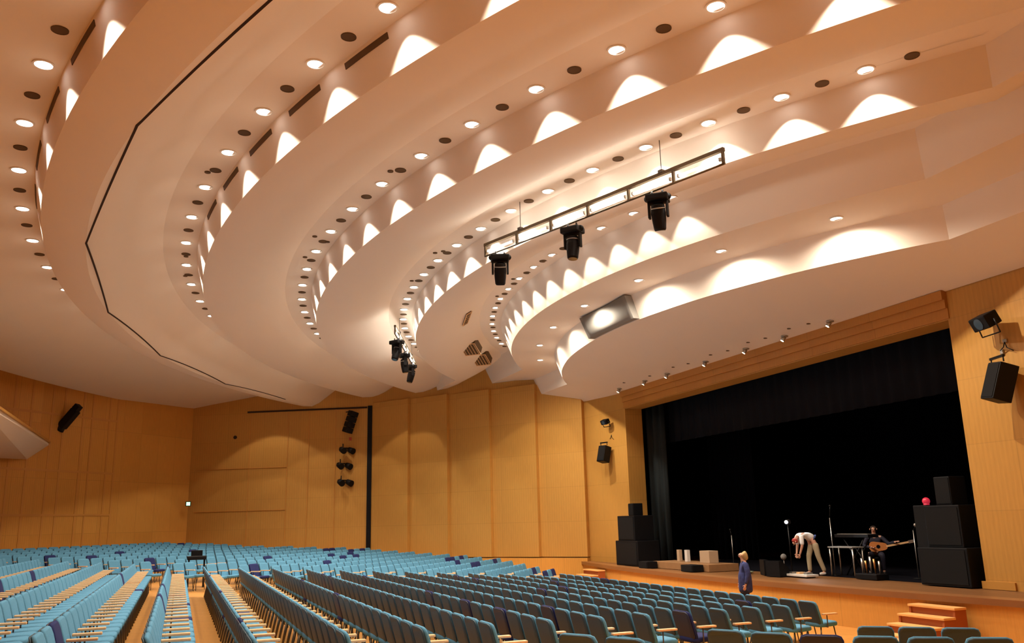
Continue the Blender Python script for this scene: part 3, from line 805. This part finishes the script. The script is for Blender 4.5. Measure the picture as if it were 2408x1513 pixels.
# ---------------------------------------------------------------- things on the stage
b = MB(); b.box((22.5, -21.95, STZ+.008), (15.6, 10.3, .012)); tag(b.build('stage_dark_sheet', M_black), 'matt black sheet added to darken the rear of the stage floor', 'floor covering')  # black sheet added over the boards, stands in for the dark of the deep stage
def cabinet(name, x0, x1, y0, y1, z0, z1, label, cat='loudspeaker', handles=True):
    t = empty(name, ((x0+x1)/2, (y0+y1)/2, z0)); w_, d_, h_ = x1-x0, y1-y0, z1-z0
    b = MB(); b.box((0, 0, h_/2), (w_, d_, h_), bev=.02); b.build('cabinet', M_blackpaint, t)
    b = MB(); b.box((0, d_/2+.006, h_/2), (w_*.9, .012, h_*.88)); b.build('grille', M_grille, t)
    if handles:
        b = MB(); b.tube([(w_/2+.0, -.1, h_*.6), (w_/2+.04, -.1, h_*.6), (w_/2+.04, .1, h_*.6), (w_/2, .1, h_*.6)], .012); b.build('handle', M_blackmetal, t)
    tag(t, label, cat); return t
Z = STZ
cabinet('bass_loudspeaker', 28.3, 30.0, -16.35, -15.45, Z+.012, Z+.90, 'wide black bass cabinet on the stage floor at the left edge of the opening')
cabinet('stage_loudspeaker', 28.55, 29.85, -16.3, -15.5, Z+.90, Z+1.80, 'black loudspeaker stacked on the bass cabinet at the left of the stage')
cabinet('monitor_loudspeaker', 29.1, 29.5, -16.2, -15.8, Z+1.80, Z+2.25, 'small black box topping the loudspeaker stack at the left of the stage')
cabinet('bass_loudspeaker', 14.75, 16.15, -17.1, -16.2, Z+.02, Z+.86, 'wide black bass cabinet on the stage floor at the right edge of the opening')
cabinet('stage_loudspeaker', 14.95, 15.95, -17.1, -16.35, Z+.86, Z+1.80, 'black loudspeaker standing on the bass cabinet at the right of the stage')
cabinet('tall_loudspeaker', 16.2, 16.62, -17.2, -16.7, Z+.62, Z+1.82, 'narrow tall dark loudspeaker on a stand with the red lamp on top')
cabinet('monitor_loudspeaker', 15.25, 15.7, -17.0, -16.5, Z+1.80, Z+2.45, 'small dark box topping the loudspeaker stack at the right of the stage')
t = empty('loudspeaker_stand', (16.38, -16.95, Z+.012)); b = MB(); b.cyl((0, 0, 0), (0, 0, .60), .03); b.build('pole', M_silver, t)
for a in (0, 2.1, 4.2):
    b = MB(); b.cyl((0, 0, .35), (.35*math.cos(a), .35*math.sin(a), .01), .015); b.build('leg', M_silver, t)
tag(t, 'metal tripod stand under the narrow tall loudspeaker', 'stand')
b = MB(); b.ball((0, 0, .09), .09, sc=(1, 1, 1)); b.cyl((0, 0, -.005), (0, 0, .03), .07)
M_red = mat('red_lamp', (.5, .02, .05), .3, emit=(1, .05, .1), es=.35); tag(b.build('red_lamp', M_red, None, (16.38, -16.9, Z+1.825)), 'small red lamp on top of the narrow tall loudspeaker', 'lamp')
# low platform with boards and box on the left
M_plat = mat('platform_wood', (.30, .16, .07), .55, noise=.15, nscale=6)
M_beige = mat('beige_board', (.50, .36, .24), .6)
b = MB(); b.box((25.6, -16.0, Z+.12), (3.6, 1.1, .22), bev=.01); tag(b.build('low_platform', M_plat), 'low brown wooden platform on the stage behind the standing woman', 'platform')
PZ = Z+.232
b = MB(); b.box((24.75, -16.1, PZ+.19), (.55, .35, .38), bev=.01); tag(b.build('wooden_box', M_beige), 'square beige box on the low stage platform', 'box')
for x, l in ((26.55, 'left one of the two narrow pale boards standing on the platform'), (26.05, 'right one of the two narrow pale boards standing on the platform')):
    b = MB(); b.box((x, -16.1, PZ+.19), (.16, .12, .38), bev=.005); tag(b.build('upright_board', M_white if x < 26.3 else M_beige), l, 'board', 'boards on the platform')
cabinet('floor_monitor', 24.05, 24.75, -15.42, -15.02, Z+.012, Z+.22, 'low black wedge at the foot of the brown platform', handles=False)
cabinet('floor_monitor', 26.9, 27.5, -15.42, -15.02, Z+.012, Z+.24, 'small dark box at the left end of the brown platform', handles=False)
def wedge(x, y, w_, rz, label):
    t = empty('floor_monitor', (x, y, Z+.014), rz); b = MB(); b.prism([(-.25, 0), (.25, 0), (.22, .12), (-.12, .42), (-.25, .42)], -w_/2, w_/2, 'x'); b.build('cabinet', M_blackpaint, t)
    b = MB(); b.quad((-w_/2+.03, .215, .135), (w_/2-.03, .215, .135), (w_/2-.03, -.105, .42), (-w_/2+.03, -.105, .42)); b.build('grille', M_grille, t); tag(t, label, 'stage monitor')
wedge(21.45, -16.0, .62, 2.7, 'black stage monitor wedge left of the bending person')
wedge(20.75, -15.75, .5, 3.3, 'smaller black monitor wedge at the feet of the bending person')
def mic_stand(x, y, h, boom, label, head=(.03, M_blackmetal), zb=.014):
    t = empty('microphone_stand', (x, y, Z+zb)); b = MB()
    b.cyl((0, 0, 0), (0, 0, .02), .13, n=16); b.build('base', M_blackmetal, t)
    b = MB(); b.cyl((0, 0, .02), (0, 0, h), .012); b.build('pole', M_silver, t)
    e = Vector((0, 0, h))
    if boom: b = MB(); e = Vector(boom); b.cyl((0, 0, h), e, .009); b.build('boom', M_blackmetal, t)
    b = MB(); b.ball(e+Vector((0, 0, .03)), head[0]); b.build('microphone', head[1], t); tag(t, label, 'microphone stand')
mic_stand(22.0, -16.9, .42, None, 'short microphone stand with pale round grey foam head', (.09, mat('grey_foam', (.22, .22, .22), .9)))
mic_stand(19.95, -17.0, 1.55, (-.12, .05, 1.85), 'tall microphone stand right behind the bending person')
mic_stand(25.3, -17.4, 1.05, (.05, 0, 1.2), 'thin microphone stand behind the beige box on the platform')
mic_stand(17.6, -17.6, 1.2, (-.2, .1, 1.3), 'microphone stand in front of the seated guitarist, with silver head', (.05, M_silver))
# small lamp on an arm, lighting the bending person
t = empty('stage_lamp', (21.15, -16.5, Z+.014)); b = MB(); b.cyl((0, 0, 0), (0, 0, .02), .15); b.build('base', M_blackmetal, t)
b = MB(); b.cyl((0, 0, .02), (0, 0, 1.42), .014); b.build('pole', M_blackmetal, t)
b = MB(); b.cyl((0, -.04, 1.50), (-.07, .02, 1.45), .05, .065, n=14); b.build('lamp_head', M_blackpaint, t)
b = MB(); b.ball((-.03, .07, 1.46), .055); b.build('bulb', mat('cool_bulb', (1, 1, 1), .4, emit=(.75, .85, 1), es=1.0), t)
ld = bpy.data.lights.new('stage_lamp_beam', 'SPOT'); ld.energy = 95; ld.color = (.82, .92, 1); ld.spot_size = math.radians(62); ld.spot_blend = .5; ld.shadow_soft_size = .04
lo = bpy.data.objects.new('beam', ld); COL.objects.link(lo); lo.parent = t; lo.location = (-.10, .10, 1.62)
lo.rotation_euler = Vector((-.95, .0, -.55)).to_track_quat('-Z', 'Y').to_euler()
tag(t, 'small cool white lamp on a thin stand left of the bending person', 'lamp')
# pedal board, keyboard, table, percussion
t = empty('pedal_board', (20.3, -16.0, Z+.014)); b = MB(); b.box((0, 0, .05), (1.25, .40, .06), bev=.01); b.build('board', M_white, t)
for i in range(4): b = MB(); b.box((-.45+.3*i, 0, .105), (.14, .2, .05), bev=.01); b.build('pedal', [M_silver, M_arm, M_silver, M_arm][i], t)
b = MB(); b.box((0, 0, .01), (1.1, .3, .02)); b.build('foot', M_blackpaint, t)
tag(t, 'white pedal board with small pedals at the feet of the bending person', 'pedal board')
t = empty('keyboard_stand', (19.45, -17.0, Z+.014))
b = MB(); b.box((0, 0, .77), (.95, .4, .03)); b.build('shelf', M_grey, t)
for sx in (-1, 1):
    for sy in (-1, 1): b = MB(); b.cyl((sx*.44, sy*.16, 0), (sx*.44, sy*.16, .76), .022, n=8); b.build('leg', M_silver, t)
tag(t, 'grey metal table with thin legs right of the bending person', 'table')
t = empty('keyboard', (19.5, -17.45, Z+1.02)); b = MB(); b.box((0, 0, .05), (1.3, .36, .09), bev=.015); b.build('case', M_blackpaint, t)
b = MB(); b.box((0, .07, .098), (1.15, .15, .012)); b.build('keys', mat('keys_ivory', (.35, .32, .28), .4), t); tag(t, 'dark keyboard behind the grey metal table', 'keyboard')
t = empty('keyboard_trestle', (19.5, -17.45, Z+.014)); b = MB()
for sy in (-.1, .1): b.tube([(-.4, sy, 0), (.4, sy, 1.0)], .018); b.tube([(.4, sy, 0), (-.4, sy, 1.0)], .018)
b.build('frame', M_blackmetal, t); tag(t, 'black crossed trestle holding the dark keyboard', 'stand')
t = empty('instrument_rack', (18.25, -16.7, Z+.014)); b = MB(); b.box((0, 0, .07), (.75, .4, .14), bev=.02); b.build('base', M_blackpaint, t)
M_brass = mat('brass', (.55, .25, .08), .3, .9)
for i in range(5): b = MB(); b.cyl((-.3+.15*i, .0, .14), (-.3+.15*i, .02*(i % 2), .46+.05*(i % 3)), .018, .03, n=8); b.build('rod', M_brass if i % 2 else M_silver, t)
tag(t, 'black rack with upright copper and silver rods right of the grey table', 'instrument rack')
t = empty('drum', (17.4, -18.0, Z+.02)); b = MB(); b.cyl((0, -.2, .3), (0, .2, .3), .28, n=24); b.build('shell', M_blackpaint, t); b = MB(); b.cyl((0, .2, .3), (0, .215, .3), .27, n=24); b.build('skin', M_grille, t)
b = MB(); b.cyl((-.2, .1, .1), (-.3, .1, 0), .012); b.cyl((.2, .1, .1), (.3, .1, 0), .012); b.build('leg', M_silver, t); tag(t, 'black drum standing on the dark stage beside the guitarist', 'drum')
b = MB()
for k in range(4):
    rr = .16+.03*k; b.tube([(rr*math.cos(a*.5), rr*.7*math.sin(a*.5), .012+.012*k) for a in range(13)], .012, 6)
tag(b.build('cable_coil', mat('cable_green', (.22, .26, .17), .5), None, (22.5, -15.9, Z+.014)), 'pale green coil of cable on the stage floor beside the standing woman', 'cable')

# ---------------------------------------------------------------- people
M_skin = mat('skin', (.62, .34, .24), .6); M_hair = mat('blond_hair', (.46, .33, .15), .7, noise=.4, nscale=40); M_dhair = mat('dark_hair', (.03, .018, .012), .7)
M_coat = mat('violet_blue_coat', (.025, .035, .14), .85, noise=.8, nscale=14); M_dark = mat('dark_trousers', (.012, .012, .03), .8)
M_shirt = mat('white_shirt', (.85, .87, .9), .8); M_beigeT = mat('beige_trousers', (.42, .36, .24), .85); M_blue = mat('dark_blue_jacket', (.015, .03, .12), .8); M_shoe = mat('white_shoe', (.75, .75, .75), .5); M_dshoe = mat('dark_shoe', (.02, .02, .02), .5)
M_red2 = mat('red_cloth', (.35, .03, .02), .8); M_eye = mat('eye', (.02, .02, .02), .2)
def skin(name, nodes, edges, m, parent, sub=2):
    me = bpy.data.meshes.new(name); me.from_pydata([n[:3] for n in nodes], edges, [])
    o = bpy.data.objects.new(name, me); COL.objects.link(o); o.parent = parent; me.materials.append(m)
    md = o.modifiers.new('skin', 'SKIN'); md.use_smooth_shade = True; md.branch_smoothing = .6
    for i, n in enumerate(nodes):
        sv = me.skin_vertices[0].data[i]; sv.radius = (n[3], n[4] if len(n) > 4 else n[3]); sv.use_root = (i == 0)
    ss = o.modifiers.new('sub', 'SUBSURF'); ss.levels = sub-1; ss.render_levels = sub; return o
def person(J, loc, rz, label, clothes, hair, hairm):
    """J: joints in person space (x right, y forward, z up)"""
    t = empty('person', loc, rz); N = []; Eg = []; idx = {}
    def add(k, p, r, frm=None):
        idx[k] = len(N); N.append((*p, r))
        if frm is not None: Eg.append((idx[frm], idx[k]))
    add('pelvis', J['pelvis'], .12); add('waist', J['waist'], .10, 'pelvis'); add('chest', J['chest'], .125, 'waist'); add('neck', J['neck'], .055, 'chest')
    hd = Vector(J['head']); nk = Vector(J['neck']); up = (hd-nk).normalized(); fw = Vector(J['face'])
    add('jaw', nk+(hd-nk)*.55+fw*.015, .062, 'neck'); add('head', hd, .088, 'jaw'); add('crown', hd+up*.06-fw*.01, .07, 'head'); add('nose', hd+fw*.10-up*.015, .016, 'head')
    for sd, sg in (('L', -1), ('R', 1)):
        for a, c, r in (('hip', 'pelvis', .085), ('knee', 'hip', .058), ('ankle', 'knee', .037), ('toe', 'ankle', .035)): add(a+sd, J[a+sd], r, c if c == 'pelvis' else c+sd)
        for a, c, r in (('sho', 'chest', .055), ('elb', 'sho', .042), ('wri', 'elb', .027)): add(a+sd, J[a+sd], r, c if c == 'chest' else c+sd)
        wv = Vector(J['wri'+sd]); fd = (wv-Vector(J['elb'+sd])).normalized(); sv = Vector((0, 1, 0)) if abs(fd.y) < .8 else Vector((1, 0, 0))
        sv = (sv-fd*sv.dot(fd)).normalized(); pv = wv+fd*.055; add('palm'+sd, pv, .026, 'wri'+sd)
        inn = fd.cross(sv)*sg*-1
        for f in range(4):
            ln = (.062, .075, .070, .055)[f]; b0 = pv+fd*.03+sv*(-.027+.018*f); b1 = b0+fd*ln*.55+inn*.008; b2 = b1+fd*ln*.35+inn*.025
            add('f%d%s' % (f, sd), b0, .0095, 'palm'+sd); add('g%d%s' % (f, sd), b1, .009, 'f%d%s' % (f, sd)); add('h%d%s' % (f, sd), b2, .008, 'g%d%s' % (f, sd))
        add('t'+sd, wv+fd*.035+sv*.04+inn*.01, .011, 'palm'+sd); add('u'+sd, wv+fd*.07+sv*.055+inn*.02, .009, 't'+sd)
    skin('body', N, Eg, M_skin, t)
    side = up.cross(fw).normalized()
    for sg in (-1, 1):
        b = MB(); b.ball(hd+fw*.083+side*sg*.032+up*.005, .012, 8); b.build('eye', M_eye, t)
        b = MB(); b.ball(hd+side*sg*.092-up*.01, .022, 8, (.5, .8, 1.2)); b.build('ear', M_skin, t)
    b = MB(); b.ball(hd+fw*.088-up*.045, .02, 8, (1, .4, .3)); b.build('mouth', M_red2, t)
    for nm, m, chain_nodes, ed in clothes(J): skin(nm, chain_nodes, ed, m, t)
    hn = hair(hd, up, fw); skin('hair', hn, [(i, i+1) for i in range(len(hn)-1)], hairm, t)
    tag(t, label, 'person'); return t
def chain(J, keys, rs): return [(*J[k], r) for k, r in zip(keys, rs)]
def legs(J, m, r0=.10): return [('trouser_leg', m, chain(J, ['hip'+s_, 'knee'+s_, 'ankle'+s_], [r0, .075, .058]), [(0, 1), (1, 2)]) for s_ in 'LR']
def shoes(J, m): return [('shoe', m, [(*(Vector(J['ankle'+s_])+Vector((0, -.03, -.035))), .045), (*(Vector(J['toe'+s_])+Vector((0, .03, .0))), .04)], [(0, 1)]) for s_ in 'LR']
def top(J, m, extra=.02, sleeve=.055, full=True):
    nd = [(*J['pelvis'], .13+extra), (*J['waist'], .115+extra), (*J['chest'], .135+extra), (*J['neck'], .07)]; ed = [(0, 1), (1, 2), (2, 3)]
    for s_ in 'LR':
        k = len(nd); nd += [(*J['sho'+s_], .06+extra*.5), (*J['elb'+s_], sleeve)]; ed += [(2, k), (k, k+1)]
        if full: nd.append((*J['wri'+s_], .042)); ed.append((k+1, k+2))
    return nd, ed
JW = dict(pelvis=(0, 0, .93), waist=(0, .0, 1.08), chest=(0, -.01, 1.27), neck=(0, 0, 1.43), head=(0, .03, 1.575), face=(0, .97, -.2),
    hipL=(-.09, 0, .86), kneeL=(-.10, .02, .48), ankleL=(-.10, -.02, .08), toeL=(-.10, .11, .04), hipR=(.09, 0, .86), kneeR=(.10, .08, .48), ankleR=(.10, .05, .08), toeR=(.10, .18, .04),
    shoL=(-.17, -.01, 1.36), elbL=(-.22, -.05, 1.10), wriL=(-.21, .03, .86), shoR=(.17, -.01, 1.36), elbR=(.22, -.02, 1.10), wriR=(.20, .08, .88))
def cl_w(J):
    nd, ed = top(J, M_coat, .055, .07)
    nd.append((0, 0, .62, .19)); ed.append((0, len(nd)-1))
    return [('coat', M_coat, nd, ed)] + legs(J, M_dark, .085) + shoes(J, M_dshoe)
person(JW, (19.05, -13.4, FLZ), math.radians(-25), 'blond woman in a violet blue coat standing on the floor in front of the stage', cl_w,
    lambda h, u, f: [(*(h+u*.045-f*.01), .105), (*(h-f*.045-u*.01), .11), (*(h-f*.06-u*.10), .09), (*(h-f*.07-u*.17), .05)], M_hair)
JB = dict(pelvis=(0, -.02, .97), waist=(0, .13, 1.10), chest=(0, .33, 1.15), neck=(0, .47, 1.05), head=(0, .53, .91), face=(0, .35, -.93),
    hipL=(-.09, 0, .90), kneeL=(-.11, -.06, .50), ankleL=(-.12, -.20, .09), toeL=(-.12, -.07, .04), hipR=(.09, .02, .90), kneeR=(.11, .14, .50), ankleR=(.11, .14, .09), toeR=(.11, .27, .04),
    shoL=(-.18, .38, 1.08), elbL=(-.19, .38, .82), wriL=(-.13, .44, .60), shoR=(.18, .38, 1.08), elbR=(.20, .40, .82), wriR=(.13, .46, .60))
def cl_b(J):
    nd, ed = top(J, M_shirt, .02, .058, False)
    return [('shirt', M_shirt, nd, ed), ('waist_jacket', M_blue, [(*J['pelvis'], .165), (*(Vector(J['pelvis'])*.6+Vector(J['waist'])*.4), .165)], [(0, 1)])] + legs(J, M_beigeT) + shoes(J, M_shoe)
person(JB, (20.42, -16.75, Z+.014), math.radians(-22), 'person in a white shirt and beige trousers bending over on the stage', cl_b,
    lambda h, u, f: [(*(h+u*.05-f*.02), .09), (*(h-f*.05), .095), (*(h-f*.05-u*.06), .07)], M_red2)
JG = dict(pelvis=(0, 0, .55), waist=(0, .02, .70), chest=(0, .03, .92), neck=(0, .05, 1.08), head=(0, .09, 1.22), face=(0, .98, -.2),
    hipL=(-.10, .06, .53), kneeL=(-.16, .45, .52), ankleL=(-.16, .42, .09), toeL=(-.17, .55, .04), hipR=(.10, .06, .53), kneeR=(.16, .45, .50), ankleR=(.18, .38, .09), toeR=(.19, .51, .04),
    shoL=(-.18, .03, 1.0), elbL=(-.36, .14, .80), wriL=(-.52, .34, .86), shoR=(.18, .03, 1.0), elbR=(.30, .12, .76), wriR=(.10, .30, .72))
def cl_g(J):
    nd, ed = top(J, M_dark, .02, .055); return [('jacket', M_dark, nd, ed)] + legs(J, M_dark) + shoes(J, M_dshoe)
GL, GR = (19.85, -18.4, Z+.014), math.radians(47)
person(JG, GL, GR, 'seated guitarist in dark clothes on the dark stage', cl_g, lambda h, u, f: [(*(h+u*.05-f*.015), .093), (*(h-f*.045), .095)], M_dhair)
t = empty('stool', GL, GR); b = MB(); b.cyl((0, 0, .40), (0, 0, .44), .17, n=20); b.build('seat', M_blackpaint, t)
for a in range(4): b = MB(); b.cyl((.1*math.cos(a*1.57+.78), .1*math.sin(a*1.57+.78), .4), (.19*math.cos(a*1.57+.78), .19*math.sin(a*1.57+.78), 0), .013); b.build('leg', M_blackmetal, t)
tag(t, 'dark stool under the seated guitarist', 'stool')
t = empty('guitar', GL, GR); t.location.z += 0; Mg = Matrix.Rotation(-.22, 4, 'Y'); G = []
for i in range(28):
    a = 2*math.pi*i/28; x = .24*math.cos(a); zz = (.155+.035*math.cos(a)-.035*math.cos(2*a)*-1)*math.sin(a); G.append((x, zz))
b = MB(); A_ = []; B_ = []
for x, zz in G: A_.append(b.bm.verts.new((x-.08, .30, zz+.74))); B_.append(b.bm.verts.new((x-.08, .22, zz+.74)))
b.bm.faces.new(A_); b.bm.faces.new(B_[::-1])
for i in range(28): b.bm.faces.new([A_[i], A_[(i+1) % 28], B_[(i+1) % 28], B_[i]])
b.build('guitar_body', mat('orange_guitar_wood', (.55, .20, .06), .3), t)
b = MB(); b.cyl((-.08, .302, .74), (-.08, .306, .74), .05, n=18); b.build('sound_hole', M_black, t)
b = MB(); b.box((-.58, .29, .80), (.60, .03, .05), Matrix.Rotation(.18, 3, 'Y')); b.build('neck', M_arm, t)
b = MB(); b.box((-.93, .29, .865), (.14, .03, .08), Matrix.Rotation(.18, 3, 'Y')); b.build('headstock', M_silver, t)
tag(t, 'orange brown guitar held by the seated guitarist', 'guitar')
# small desk among the far seats
t = empty('mixing_desk', (31.2, -.6, zfl(31.2, -.6))); b = MB(); b.box((0, 0, .92), (.5, .6, .12), bev=.03); b.box((.2, 0, 1.06), (.1, .36, .2), bev=.02); b.build('console', M_blackpaint, t)
for sy in (-1, 1): b = MB(); b.box((0, sy*.24, .43), (.35, .05, .86)); b.build('leg', M_blackpaint, t)
tag(t, 'small dark desk standing among the seats at the far left', 'desk')
